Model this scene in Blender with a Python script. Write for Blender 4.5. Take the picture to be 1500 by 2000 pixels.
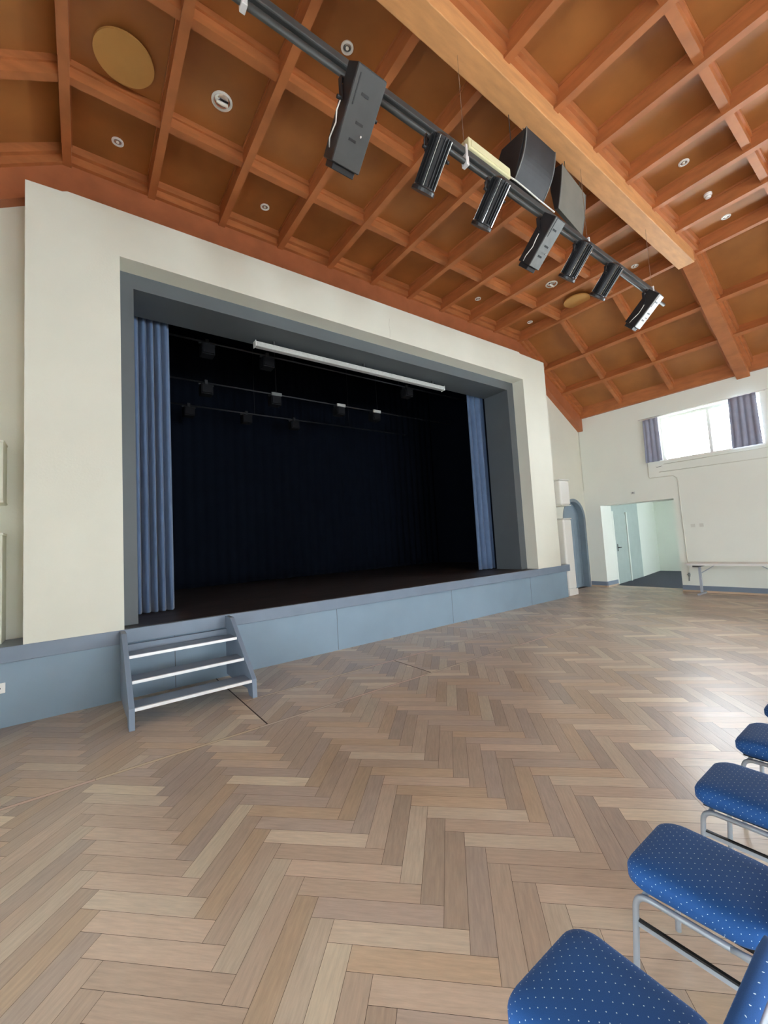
import bpy, bmesh, math, random
from mathutils import Vector, Matrix
random.seed(7)
sc = bpy.context.scene
for o in list(bpy.data.objects): bpy.data.objects.remove(o)
COL = sc.collection

# ------------------------------------------------------------------ camera
M = [[0.8062024864169359, -0.5888549758361596, -0.05733557646126894],
     [-0.004348111208312445, 0.09100989718461885, -0.995840495532977],
     [0.5916237358525014, 0.803098385036006, 0.07081199847828565]]
cd = bpy.data.cameras.new('camera'); cam = bpy.data.objects.new('camera', cd); COL.objects.link(cam)
cd.sensor_fit = 'VERTICAL'; cd.sensor_height = 24; cd.sensor_width = 18
cd.lens = 807.3206305081046 * 24 / 2000
cd.clip_start = 0.05; cd.clip_end = 200
X = Vector(M[0]); Y = -Vector(M[1]); Z = -Vector(M[2])
cam.matrix_world = Matrix(((X.x, Y.x, Z.x, 0), (X.y, Y.y, Z.y, 0), (X.z, Y.z, Z.z, 1.8), (0, 0, 0, 1)))
sc.camera = cam

# ------------------------------------------------------------------ world, exposure, daylight
SKY = 16.0
w = bpy.data.worlds.new('daylight'); sc.world = w; w.use_nodes = True
bg = w.node_tree.nodes['Background']; bg.inputs[0].default_value = (0.84, 0.93, 1.0, 1); bg.inputs[1].default_value = SKY
sc.view_settings.view_transform = 'Standard'; sc.view_settings.look = 'None'
sc.view_settings.gamma = 1; sc.view_settings.exposure = 0.88
sc.view_settings.use_curve_mapping = False
try:
    sc.cycles.use_denoising = True
    sc.cycles.max_bounces = 12; sc.cycles.diffuse_bounces = 7; sc.cycles.glossy_bounces = 4
    sc.cycles.sample_clamp_indirect = 8
except Exception: pass

def portal(loc, rot, sx, sy):
    ld = bpy.data.lights.new('window_daylight', 'AREA'); ld.shape = 'RECTANGLE'; ld.size = sx; ld.size_y = sy
    ld.cycles.is_portal = True
    o = bpy.data.objects.new('window_daylight', ld); COL.objects.link(o); o.location = loc; o.rotation_euler = rot
R90 = math.pi / 2

# ------------------------------------------------------------------ materials
def mat(name, col, rough=0.6, metal=0.0, var=0.0, scale=4.0, bump=0.0, bscale=60.0, spec=0.5, stretch=None, sheen=0):
    m = bpy.data.materials.new(name); m.use_nodes = True; nt = m.node_tree; b = nt.nodes['Principled BSDF']
    b.inputs['Roughness'].default_value = rough; b.inputs['Metallic'].default_value = metal
    b.inputs['Specular IOR Level'].default_value = spec
    if sheen: b.inputs['Sheen Weight'].default_value = sheen
    tc = nt.nodes.new('ShaderNodeTexCoord')
    src = tc.outputs['Object']
    if stretch:
        mp = nt.nodes.new('ShaderNodeMapping'); mp.inputs['Scale'].default_value = stretch
        nt.links.new(src, mp.inputs[0]); src = mp.outputs[0]
    n = nt.nodes.new('ShaderNodeTexNoise'); n.inputs['Scale'].default_value = scale; n.inputs['Detail'].default_value = 5
    nt.links.new(src, n.inputs['Vector'])
    r = nt.nodes.new('ShaderNodeValToRGB')
    r.color_ramp.elements[0].position = 0.3; r.color_ramp.elements[1].position = 0.7
    lo = [max(0, c * (1 - var)) for c in col]; hi = [min(1, c * (1 + var)) for c in col]
    r.color_ramp.elements[0].color = (*lo, 1); r.color_ramp.elements[1].color = (*hi, 1)
    nt.links.new(n.outputs['Fac'], r.inputs[0]); nt.links.new(r.outputs[0], b.inputs['Base Color'])
    if bump:
        n2 = nt.nodes.new('ShaderNodeTexNoise'); n2.inputs['Scale'].default_value = bscale; n2.inputs['Detail'].default_value = 4
        nt.links.new(src, n2.inputs['Vector'])
        bp = nt.nodes.new('ShaderNodeBump'); bp.inputs['Strength'].default_value = bump; bp.inputs['Distance'].default_value = 0.01
        nt.links.new(n2.outputs['Fac'], bp.inputs['Height']); nt.links.new(bp.outputs[0], b.inputs['Normal'])
    return m

PLASTER = mat('cream_plaster', (0.74, 0.735, 0.635), 0.85, var=0.03, scale=1.2, bump=0.12, bscale=40)
WHITE = mat('white_wall_paint', (0.79, 0.82, 0.75), 0.8, var=0.02, scale=1.0, bump=0.1, bscale=30)
GREY = mat('slate_grey_paint', (0.108, 0.124, 0.132), 0.55, var=0.04, scale=2)
BLUEP = mat('blue_grey_stage_paint', (0.235, 0.325, 0.405), 0.45, var=0.05, scale=1.5)
BLUEP2 = mat('blue_grey_lip_paint', (0.19, 0.24, 0.31), 0.4, var=0.06, scale=3)
WOOD = mat('stained_ceiling_boards', (0.35, 0.135, 0.034), 0.5, var=0.16, scale=1.6, stretch=(1, 1, 1), bump=0.05, bscale=12)
RIB = mat('stained_ceiling_ribs', (0.42, 0.145, 0.046), 0.5, var=0.15, scale=3, stretch=(1, 1, 4))
BEAM = mat('ceiling_beam_wood', (0.60, 0.29, 0.11), 0.55, var=0.12, scale=5, stretch=(0.6, 3, 3), bump=0.1, bscale=20)
BORDER = mat('red_brown_border_board', (0.40, 0.13, 0.05), 0.5, var=0.12, scale=3)
DISC = mat('tan_disc_board', (0.48, 0.24, 0.065), 0.7, var=0.05)
BLACKDRAPE = mat('black_drape', (0.0035, 0.006, 0.012), 0.95, var=0.1, scale=3, spec=0.1)
STAGEFLOOR = mat('black_stage_boards', (0.045, 0.034, 0.032), 0.42, var=0.5, scale=2.5, stretch=(0.5, 3, 1), spec=0.35)
CURT = mat('blue_stage_curtain', (0.095, 0.155, 0.27), 0.85, var=0.08, scale=6, sheen=0.3)
WCURT = mat('lilac_grey_curtain', (0.33, 0.355, 0.46), 0.9, var=0.06, scale=6)
BLACK = mat('black_metal', (0.018, 0.019, 0.021), 0.38, var=0.2, scale=8)
DKGREY = mat('dark_grey_metal', (0.052, 0.054, 0.053), 0.42, var=0.1, scale=8)
MIDGREY = mat('grey_lamp_panel', (0.17, 0.18, 0.175), 0.45, var=0.1, scale=10)
LTGREY = mat('pale_grey_panel', (0.5, 0.51, 0.49), 0.4, var=0.1, scale=20)
SILVER = mat('silver_steel', (0.62, 0.64, 0.66), 0.25, metal=0.9, var=0.05)
CHROME = mat('chrome', (0.85, 0.86, 0.88), 0.08, metal=1.0)
CHAIRM = mat('silver_grey_chair_frame', (0.45, 0.51, 0.58), 0.35, metal=0.35, var=0.04)
NOSING = mat('aluminium_nosing', (0.85, 0.86, 0.86), 0.35, metal=0.3)
WHITEPL = mat('white_plastic', (0.85, 0.85, 0.82), 0.4)
CREAM = mat('cream_enamel', (0.72, 0.68, 0.42), 0.5, var=0.04)
COLWHITE = mat('white_enamelled_casing', (0.82, 0.81, 0.76), 0.35)
LENS = mat('downlight_lens', (0.9, 0.88, 0.8), 0.2)
CARPET = mat('dark_blue_grey_carpet', (0.05, 0.055, 0.075), 0.95, var=0.2, scale=30)
DOORGR = mat('grey_green_door', (0.40, 0.47, 0.44), 0.5, var=0.04)
TABLET = mat('pale_laminate', (0.78, 0.76, 0.74), 0.35)
SKIRTW = mat('pale_wood_strip', (0.55, 0.40, 0.28), 0.5, var=0.1)
SPKGR = mat('black_speaker_cloth', (0.03, 0.031, 0.033), 0.5, var=0.25, scale=5)
SPKGR2 = mat('dusty_grey_speaker_front', (0.16, 0.155, 0.13), 0.6, var=0.1, scale=4)
RED = mat('red_tape', (0.4, 0.03, 0.06), 0.5)
FRAMEW = mat('white_window_frame', (0.85, 0.85, 0.78), 0.4)
GAPM = mat('dark_floor_joint', (0.06, 0.04, 0.03), 0.9)
CABLEW = mat('white_cable', (0.75, 0.74, 0.68), 0.5)
CRACK = mat('plaster_crack', (0.45, 0.43, 0.36), 0.9)

def glass():
    m = bpy.data.materials.new('window_glass'); m.use_nodes = True; nt = m.node_tree
    nt.nodes.remove(nt.nodes['Principled BSDF'])
    t = nt.nodes.new('ShaderNodeBsdfTransparent'); g = nt.nodes.new('ShaderNodeBsdfGlossy'); g.inputs['Roughness'].default_value = 0.02
    fr = nt.nodes.new('ShaderNodeFresnel'); fr.inputs[0].default_value = 1.3
    x = nt.nodes.new('ShaderNodeMixShader')
    nt.links.new(fr.outputs[0], x.inputs[0]); nt.links.new(t.outputs[0], x.inputs[1]); nt.links.new(g.outputs[0], x.inputs[2])
    nt.links.new(x.outputs[0], nt.nodes['Material Output'].inputs[0]); return m
GLASS = glass()

def dots_fabric():
    m = bpy.data.materials.new('royal_blue_dotted_fabric'); m.use_nodes = True; nt = m.node_tree; b = nt.nodes['Principled BSDF']
    b.inputs['Roughness'].default_value = 0.8; b.inputs['Specular IOR Level'].default_value = 0.2; b.inputs['Sheen Weight'].default_value = 0.05
    L = nt.links.new
    tc = nt.nodes.new('ShaderNodeTexCoord'); mp = nt.nodes.new('ShaderNodeMapping'); mp.vector_type = 'POINT'
    uv = nt.nodes.new('ShaderNodeUVMap'); uv.uv_map = 'UVMap'
    mp.inputs['Rotation'].default_value = (0, 0, math.radians(45)); mp.inputs['Scale'].default_value = (38, 38, 38)
    L(uv.outputs[0], mp.inputs[0])
    fr = nt.nodes.new('ShaderNodeVectorMath'); fr.operation = 'FRACTION'; L(mp.outputs[0], fr.inputs[0])
    sb = nt.nodes.new('ShaderNodeVectorMath'); sb.operation = 'SUBTRACT'; sb.inputs[1].default_value = (0.5, 0.5, 0); L(fr.outputs[0], sb.inputs[0])
    sx = nt.nodes.new('ShaderNodeSeparateXYZ'); L(sb.outputs[0], sx.inputs[0])
    cx = nt.nodes.new('ShaderNodeCombineXYZ'); L(sx.outputs[0], cx.inputs[0]); L(sx.outputs[1], cx.inputs[1])
    ln = nt.nodes.new('ShaderNodeVectorMath'); ln.operation = 'LENGTH'; L(cx.outputs[0], ln.inputs[0])
    lt = nt.nodes.new('ShaderNodeMath'); lt.operation = 'LESS_THAN'; lt.inputs[1].default_value = 0.066; L(ln.outputs[1], lt.inputs[0])
    n = nt.nodes.new('ShaderNodeTexNoise'); n.inputs['Scale'].default_value = 500; L(uv.outputs[0], n.inputs['Vector'])
    r = nt.nodes.new('ShaderNodeValToRGB'); r.color_ramp.elements[0].color = (0.012, 0.062, 0.20, 1); r.color_ramp.elements[1].color = (0.026, 0.11, 0.34, 1)
    L(n.outputs['Fac'], r.inputs[0])
    mx = nt.nodes.new('ShaderNodeMix'); mx.data_type = 'RGBA'; L(lt.outputs[0], mx.inputs[0]); L(r.outputs[0], mx.inputs[6]); mx.inputs[7].default_value = (0.6, 0.72, 0.8, 1)
    L(mx.outputs[2], b.inputs['Base Color']); return m
FABRIC = dots_fabric()

def plank_mat():
    m = bpy.data.materials.new('oak_parquet'); m.use_nodes = True; nt = m.node_tree; b = nt.nodes['Principled BSDF']; L = nt.links.new
    at = nt.nodes.new('ShaderNodeVertexColor'); at.layer_name = 'Col'
    uv = nt.nodes.new('ShaderNodeUVMap'); uv.uv_map = 'UVMap'
    mp = nt.nodes.new('ShaderNodeMapping'); mp.inputs['Scale'].default_value = (3, 28, 1); L(uv.outputs[0], mp.inputs[0])
    n = nt.nodes.new('ShaderNodeTexNoise'); n.inputs['Scale'].default_value = 2.2; n.inputs['Detail'].default_value = 6; n.inputs['Roughness'].default_value = 0.65
    L(mp.outputs[0], n.inputs['Vector'])
    mr = nt.nodes.new('ShaderNodeMapRange'); mr.inputs[1].default_value = 0.25; mr.inputs[2].default_value = 0.75; mr.inputs[3].default_value = 0.80; mr.inputs[4].default_value = 1.16
    L(n.outputs['Fac'], mr.inputs[0])
    tc = nt.nodes.new('ShaderNodeTexCoord')
    n2 = nt.nodes.new('ShaderNodeTexNoise'); n2.inputs['Scale'].default_value = 1.3; n2.inputs['Detail'].default_value = 2; L(tc.outputs['Object'], n2.inputs['Vector'])
    mr2 = nt.nodes.new('ShaderNodeMapRange'); mr2.inputs[1].default_value = 0.0; mr2.inputs[2].default_value = 1.0; mr2.inputs[3].default_value = 0.88; mr2.inputs[4].default_value = 1.12
    L(n2.outputs['Fac'], mr2.inputs[0])
    mu = nt.nodes.new('ShaderNodeMath'); mu.operation = 'MULTIPLY'; L(mr.outputs[0], mu.inputs[0]); L(mr2.outputs[0], mu.inputs[1])
    mx = nt.nodes.new('ShaderNodeVectorMath'); mx.operation = 'SCALE'; L(at.outputs[0], mx.inputs[0]); L(mu.outputs[0], mx.inputs['Scale'])
    L(mx.outputs[0], b.inputs['Base Color'])
    mr3 = nt.nodes.new('ShaderNodeMapRange'); mr3.inputs[1].default_value = 0.0; mr3.inputs[2].default_value = 1.0; mr3.inputs[3].default_value = 0.24; mr3.inputs[4].default_value = 0.44
    L(n2.outputs['Fac'], mr3.inputs[0]); L(mr3.outputs[0], b.inputs['Roughness'])
    b.inputs['Specular IOR Level'].default_value = 1.0
    bp = nt.nodes.new('ShaderNodeBump'); bp.inputs['Strength'].default_value = 0.12; bp.inputs['Distance'].default_value = 0.004
    L(n.outputs['Fac'], bp.inputs['Height']); L(bp.outputs[0], b.inputs['Normal'])
    return m
PLANK = plank_mat()

# ------------------------------------------------------------------ mesh helpers
class MB:
    def __init__(s, base=(0, 0, 0)): s.bm = bmesh.new(); s.base = Vector(base)
    def v(s, p): return s.bm.verts.new(Vector(p) - s.base)
    def box(s, x0, x1, y0, y1, z0, z1):
        c = [s.v((x, y, z)) for x in (x0, x1) for y in (y0, y1) for z in (z0, z1)]
        for f in ((0, 1, 3, 2), (4, 6, 7, 5), (0, 4, 5, 1), (2, 3, 7, 6), (0, 2, 6, 4), (1, 5, 7, 3)): s.bm.faces.new([c[i] for i in f])
        return s
    def prism(s, poly, axis, a0, a1):
        def P(p, a):
            return (a, p[0], p[1]) if axis == 'x' else (p[0], a, p[1]) if axis == 'y' else (p[0], p[1], a)
        A = [s.v(P(p, a0)) for p in poly]; B = [s.v(P(p, a1)) for p in poly]; n = len(poly)
        s.bm.faces.new(A); s.bm.faces.new(B[::-1])
        for i in range(n): s.bm.faces.new((A[i], B[i], B[(i + 1) % n], A[(i + 1) % n]))
        return s
    def tube(s, pts, r, seg=10, rb=None):
        pts = [Vector(p) for p in pts]; rings = []
        up = None
        for i, p in enumerate(pts):
            d = (pts[min(i + 1, len(pts) - 1)] - pts[max(i - 1, 0)]).normalized()
            if up is None: up = d.orthogonal().normalized()
            u = (up - d * up.dot(d))
            u = u.normalized() if u.length > 1e-6 else d.orthogonal().normalized()
            up = u; w_ = d.cross(u)
            rr = r if not rb else r + (rb - r) * i / (len(pts) - 1)
            rings.append([s.v(p + (u * math.cos(t) + w_ * math.sin(t)) * rr) for t in [2 * math.pi * k / seg for k in range(seg)]])
        for a, b in zip(rings, rings[1:]):
            for k in range(seg): s.bm.faces.new((a[k], a[(k + 1) % seg], b[(k + 1) % seg], b[k]))
        s.bm.faces.new(rings[0][::-1]); s.bm.faces.new(rings[-1]); return s
    def ring(s, c, prof, seg=24, flip=False):
        # lathe about z through c ; prof = [(r, z)]
        c = Vector(c); rings = []
        for r, z in prof: rings.append([s.v(c + Vector((r * math.cos(2 * math.pi * k / seg), r * math.sin(2 * math.pi * k / seg), z))) for k in range(seg)])
        for a, b in zip(rings, rings[1:]):
            for k in range(seg): s.bm.faces.new((a[k], a[(k + 1) % seg], b[(k + 1) % seg], b[k]))
        s.bm.faces.new(rings[0][::-1]); s.bm.faces.new(rings[-1]); return s
    def build(s, name, m, parent=None, bevel=0, smooth=False, seg=2, label=None):
        bmesh.ops.recalc_face_normals(s.bm, faces=s.bm.faces)
        me = bpy.data.meshes.new(name); s.bm.to_mesh(me); s.bm.free()
        o = bpy.data.objects.new(name, me); COL.objects.link(o); me.materials.append(m)
        if smooth:
            for p in me.polygons: p.use_smooth = True
        if parent: o.parent = parent
        else: o.location = s.base
        if bevel:
            b = o.modifiers.new('bevel', 'BEVEL'); b.width = bevel; b.segments = seg; b.limit_method = 'ANGLE'; b.angle_limit = math.radians(35)
        if label: o['label'] = label
        return o
def thing(name, label, cat, loc=(0, 0, 0), rz=0, group=None):
    o = bpy.data.objects.new(name, None); COL.objects.link(o); o.location = loc; o.rotation_euler.z = rz; o.empty_display_size = 0.1
    o['label'] = label; o['category'] = cat
    if group: o['group'] = group
    return o
def tag(o, label, cat, group=None):
    o['label'] = label; o['category'] = cat
    if group: o['group'] = group
    return o
def struct(name, mb, m, **k):
    o = mb.build(name, m, **k)
    o['kind'] = 'structure'; return o
def copy_tree(o, parent=None):
    c = o.copy(); COL.objects.link(c)
    if parent: c.parent = parent
    for ch in list(o.children): copy_tree(ch, c)
    return c
TRIM = [0]
def trim(mb, m, **k):
    TRIM[0] += 1; return struct('trim_%d' % TRIM[0], mb, m, **k)

# ------------------------------------------------------------------ dimensions
XL, XR = -3.13, 13.12          # side walls (inner faces)
YB, YBK = 6.88, -9.0           # back wall, rear wall
XK0, XK1 = -0.13, 10.03        # where the ceiling starts to slope
ZR, ZD = 7.20, 7.45            # rib bottoms, deck
SL = (7.20 - 5.38) / (13.12 - 10.03)
def zr(x):                      # height of rib bottoms at x
    return ZR - max(0, x - XK1, XK0 - x) * SL
def zd(x): return zr(x) + (0.25 if XK0 <= x <= XK1 else 0.29)

# ------------------------------------------------------------------ floor
def clip(poly, x0, x1, y0, y1):
    def cl(P, f, inter):
        out = []
        for i in range(len(P)):
            a, b = P[i - 1], P[i]; fa, fb = f(a), f(b)
            if fb >= 0:
                if fa < 0: out.append(inter(a, b, fa, fb))
                out.append(b)
            elif fa >= 0: out.append(inter(a, b, fa, fb))
        return out
    I = lambda a, b, fa, fb: tuple(a[k] + (b[k] - a[k]) * fa / (fa - fb) for k in range(4))
    for f in (lambda p: p[0] - x0, lambda p: x1 - p[0], lambda p: p[1] - y0, lambda p: y1 - p[1]):
        if not poly: return []
        poly = cl(poly, f, I)
    return poly
def make_floor():
    bm = bmesh.new(); uvl = bm.loops.layers.uv.new('UVMap'); cl = bm.loops.layers.float_color.new('Col')
    Lp, Wp, g = 0.64, 0.1164, 0.0009; s2 = math.sqrt(0.5)
    def addpoly(poly, col, z=0.0):
        if len(poly) < 3: return
        vs = [bm.verts.new((p[0], p[1], z)) for p in poly]
        f = bm.faces.new(vs)
        if f.normal.z < 0 or f.calc_area() < 1e-7: pass
        f.normal_update()
        if f.normal.z < 0: f.normal_flip()
        for l in f.loops:
            i = vs.index(l.vert); l[uvl].uv = (poly[i][2], poly[i][3]); l[cl] = (*col, 1)
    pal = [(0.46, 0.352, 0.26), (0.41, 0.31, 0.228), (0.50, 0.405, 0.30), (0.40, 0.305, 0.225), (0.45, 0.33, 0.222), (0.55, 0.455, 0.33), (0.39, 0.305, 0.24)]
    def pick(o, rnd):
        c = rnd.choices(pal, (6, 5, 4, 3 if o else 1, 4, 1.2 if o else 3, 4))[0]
        k = rnd.uniform(0.93, 1.06) * (1.02 if o else 1.2)  # one plank direction is lighter: directional sheen put into the colour
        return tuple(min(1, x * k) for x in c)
    def field(x0, x1, y0, y1, px, py, seed, flip=1):
        rnd = random.Random(seed)
        pitch = Wp * math.sqrt(2); per = Lp * math.sqrt(2)
        for ci in range(int((x0 - px) / per) - 2, int((x1 - px) / per) + 3):
            for j in range(int((y0 - py) / pitch) - 6, int((y1 - py) / pitch) + 8):
                P = (px + ci * per, py + j * pitch)
                Q = (P[0] + Lp * s2, P[1] - Lp * s2)
                if P[0] > x1 + 1 or P[0] < x0 - 1.5 or P[1] < y0 - 1.2 or P[1] > y1 + 1.2: continue
                for o in (0, 1):
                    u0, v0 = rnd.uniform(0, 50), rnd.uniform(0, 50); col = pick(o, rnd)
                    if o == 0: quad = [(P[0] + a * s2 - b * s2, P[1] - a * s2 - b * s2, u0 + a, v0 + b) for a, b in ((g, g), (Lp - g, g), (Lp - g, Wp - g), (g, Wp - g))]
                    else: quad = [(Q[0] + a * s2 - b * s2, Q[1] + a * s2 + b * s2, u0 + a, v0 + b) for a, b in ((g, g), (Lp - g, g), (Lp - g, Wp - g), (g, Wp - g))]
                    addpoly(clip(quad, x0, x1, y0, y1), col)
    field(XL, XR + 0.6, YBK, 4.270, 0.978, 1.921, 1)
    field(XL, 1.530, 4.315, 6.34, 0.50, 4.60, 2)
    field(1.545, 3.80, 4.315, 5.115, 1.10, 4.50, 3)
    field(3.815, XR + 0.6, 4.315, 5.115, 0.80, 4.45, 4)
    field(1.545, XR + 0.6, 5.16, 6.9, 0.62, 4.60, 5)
    rnd = random.Random(9)
    def strip(x0, x1, y0, y1, along='x'):
        a, e = (x0, x1) if along == 'x' else (y0, y1)
        while a < e:
            b = min(e, a + rnd.uniform(0.8, 1.6)); c = tuple(k * rnd.uniform(0.95, 1.12) for k in (0.60, 0.46, 0.33))
            if along == 'x': pl = [(a + g, y0 + g, a, 0), (b - g, y0 + g, b, 0), (b - g, y1 - g, b, 0.05), (a + g, y1 - g, a, 0.05)]
            else: pl = [(x0 + g, a + g, a, 0), (x1 - g, a + g, a, 0.05), (x1 - g, b - g, b, 0.05), (x0 + g, b - g, b, 0)]
            addpoly(pl, c); a = b
    strip(XL, XR + 0.6, 4.272, 4.312); strip(1.545, XR + 0.6, 5.118, 5.157)
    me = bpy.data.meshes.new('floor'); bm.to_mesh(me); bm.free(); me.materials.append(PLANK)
    o = bpy.data.objects.new('floor', me); COL.objects.link(o); o['kind'] = 'structure'
    b = MB().box(XL - .3, XR + 0.66, YBK - .3, YB + 0.3, -0.15, -0.0012).build('floor_joints', GAPM, o)
make_floor()

# ------------------------------------------------------------------ walls
def wall_with_holes(mb, axis, a0, a1, u0, u1, z0, z1, holes):
    # wall slab between a0..a1 along its normal axis; holes: (u0,u1,z0,z1) disjoint in u
    def bx(p0, p1, q0, q1):
        if p1 - p0 < 1e-4 or q1 - q0 < 1e-4: return
        if axis == 'x': mb.box(a0, a1, p0, p1, q0, q1)
        else: mb.box(p0, p1, a0, a1, q0, q1)
    cur = u0
    us = sorted(set([u0, u1] + [h[0] for h in holes] + [h[1] for h in holes]))
    for p, q in zip(us, us[1:]):
        hs = sorted([h for h in holes if h[0] <= p + 1e-6 and h[1] >= q - 1e-6], key=lambda h: h[2]); z = z0
        for h in hs: bx(p, q, z, h[2]); z = h[3]
        bx(p, q, z, z1)
WZ0, WZ1 = 3.60, 4.85
rwin = [(2.40, 4.62), (-0.35, 2.22), (-3.1, -0.53), (-5.85, -3.28), (-8.5, -6.03)]
PORT = (4.40, 6.39, 0.0, 2.52)
mb = MB(); wall_with_holes(mb, 'x', XR, XR + 0.36, YBK, YB + 0.3, 0, 6.2, [(a, b, WZ0, WZ1) for a, b in rwin] + [PORT])
struct('wall_right', mb, WHITE)
mb = MB(); lwin = [(-6.0, -3.4), (-2.7, -0.1), (0.6, 2.4)]  # unseen windows, placed for light from the left; last one added to light reveal
wall_with_holes(mb, 'x', XL - 0.36, XL, YBK, YB + 0.3, 0, 6.2, [(a, b, 0.8, 2.1) for a, b in lwin]); struct('wall_left', mb, WHITE)
mb = MB(); fwin = [(0.6, 3.4), (5.2, 8.0)]
wall_with_holes(mb, 'y', YBK - 0.36, YBK, XL - .36, XR + .36, 0, 7.8, [(a, b, 1.0, 3.6) for a, b in fwin]); struct('wall_rear', mb, WHITE)

# back wall (recessed beside the proscenium), with arched door opening
AX, AR, AZ = 12.415, 0.64, 2.15
mb = MB()
mb.box(XL - .36, 0.2, YB, YB + 0.3, 0, 7.8)
mb.box(9.6, AX - AR, YB, YB + 0.3, 0, 7.8); mb.box(AX + AR, XR + .36, YB, YB + 0.3, 0, 7.8)
arc = [(AX + AR * math.cos(t), AZ + AR * math.sin(t)) for t in [math.pi * k / 24 for k in range(25)]]
for (xa, za), (xb, zb) in zip(arc, arc[1:]): mb.prism([(xb, zb), (xa, za), (xa, 7.8), (xb, 7.8)], 'y', YB, YB + 0.3)
bmesh.ops.remove_doubles(mb.bm, verts=mb.bm.verts, dist=1e-5)
struct('wall_back', mb, PLASTER)

# proscenium wall
PX0, PX1, PY = -0.53, 10.44, 6.27
OX0, OX1, OZ, SZ = 0.44, 9.40, 5.84, 0.875
mb = MB()
mb.prism([(PX0, SZ), (OX0, SZ), (OX0, OZ), (OX1, OZ), (OX1, SZ), (PX1, SZ), (PX1, 6.51), (9.36, 6.53), (9.33, 6.56), (-0.12, 6.50), (-0.17, 6.475), (PX0, 6.46)], 'y', PY, YB)
struct('wall_stage', mb, PLASTER)
# dark surround inside the opening
IX0, IX1, IZ, FY, FY1 = 0.625, 9.15, 5.62, 6.60, 7.38
mb = MB(); mb.box(OX0, IX0, FY, FY1, SZ, OZ); mb.box(IX1, OX1 + .2, FY, FY1, SZ, OZ); mb.box(IX0, IX1, FY, FY1, IZ, OZ + 0.3)
struct('trim_101', mb, GREY)
# plaster hairline crack above the opening
mb = MB(); mb.tube([(5.02, PY - .0005, 5.86), (5.03, PY - .0005, 6.0), (5.01, PY - .0005, 6.12), (5.03, PY - .0005, 6.26)], 0.0022, 5); struct('trim_102', mb, CRACK)

# ------------------------------------------------------------------ ceiling
prof = [(XL - .3, zd(XL - .3)), (XK0 - .02, ZD), (XK1 + .02, ZD), (XR + .3, zd(XR + .3))]
mb = MB()
mb.prism(prof + [(p[0], p[1] + 0.12) for p in reversed(prof)], 'y', YBK - .3, YB + 0.3)
struct('ceiling', mb, WOOD)
ribx = [-0.13, 0.89, 1.92, 2.94, 3.96, 4.97, 5.975, 6.975, 7.965, 8.965, 10.03]
for x in ribx:
    mb = MB(); mb.box(x - .05, x + .05, YBK, 6.72, ZR, ZD + .03)
    for s in (-1, 1): mb.box(x + s * .05 - .012, x + s * .05 + .012, YBK, 6.70, ZD - .035, ZD + .03)
    trim(mb, RIB)
ca, sa = math.cos(math.atan(SL)), math.sin(math.atan(SL))
sl_r = [11.13, 12.05]; sl_l = [9.9 - x for x in sl_r]
trim(MB().box(XR - .10, XR, YBK, 6.72, 5.38, 6.0), RIB); trim(MB().box(XL, XL + .10, YBK, 6.72, 5.38, 6.0), RIB)
for x in sl_r + sl_l:
    sgn = 1 if x > 5 else -1
    def P(u, h): return (x + sgn * (u * ca + h * sa), zr(x) + (-u * sa + h * ca))
    mb = MB(); mb.prism([P(-.05, 0), P(.05, 0), P(.05, .27), P(-.05, .27)], 'y', YBK, 6.72); trim(mb, RIB)
rows = [6.68, 5.46, 4.14, 1.25, -0.1, -2.8, -4.1, -6.8, -8.1]
def row(y0, y1, zo, m, depth=0.25, x0=XL, x1=XR, zb=0):
    mb = MB()
    bot = [(x0, zr(x0) + zo), (XK0, ZR + zo), (XK1, ZR + zo), (x1, zr(x1) + zo)]
    top = [(x1, zd(x1) + .03), (XK1, ZD + .03), (XK0, ZD + .03), (x0, zd(x0) + .03)]
    mb.prism(bot + top, 'y', y0, y1); return mb
for y in rows[1:]:
    trim(row(y - .05, y + .05, 0.045, RIB), RIB)
    mb = row(y - .075, y + .075, 0.175, RIB); trim(mb, RIB)
# border board along the back wall, with stepped moulding
trim(row(6.72, YB, -0.40, BORDER), BORDER)
trim(row(6.66, 6.72, 0.03, BORDER), RIB); trim(row(6.60, 6.66, 0.14, RIB), RIB)
# main beams
for yb in (2.65, -1.45, -5.45):
    mb = MB(); mb.box(0.02, 9.87, yb - .14, yb + .14, 6.98, ZD + .02); trim(mb, BEAM, bevel=0.01)
    for sgn in (1, -1):
        x0, x1 = (9.6, XR) if sgn > 0 else (0.3, XL)
        f = lambda x, o: zr(x) + o
        a = [(x0, ZR - .10 if False else 7.02), (XK1 if sgn > 0 else XK0, 7.10), (x1, zr(x1) - .10)]
        b_ = [(x1, zd(x1) + .02), (x0, ZD + .02)]
        mb = MB(); mb.prism(a + b_, 'y', yb - .13, yb + .13); trim(mb, RIB, bevel=0.008)
    for s in (-1, 1):
        ya, yb2 = yb + s * .13, yb + s * .19
        trim(row(min(ya, yb2), max(ya, yb2), 0.04, RIB), RIB)
        ya, yb2 = yb + s * .19, yb + s * .23
        trim(row(min(ya, yb2), max(ya, yb2), 0.14, RIB), RIB)

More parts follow.
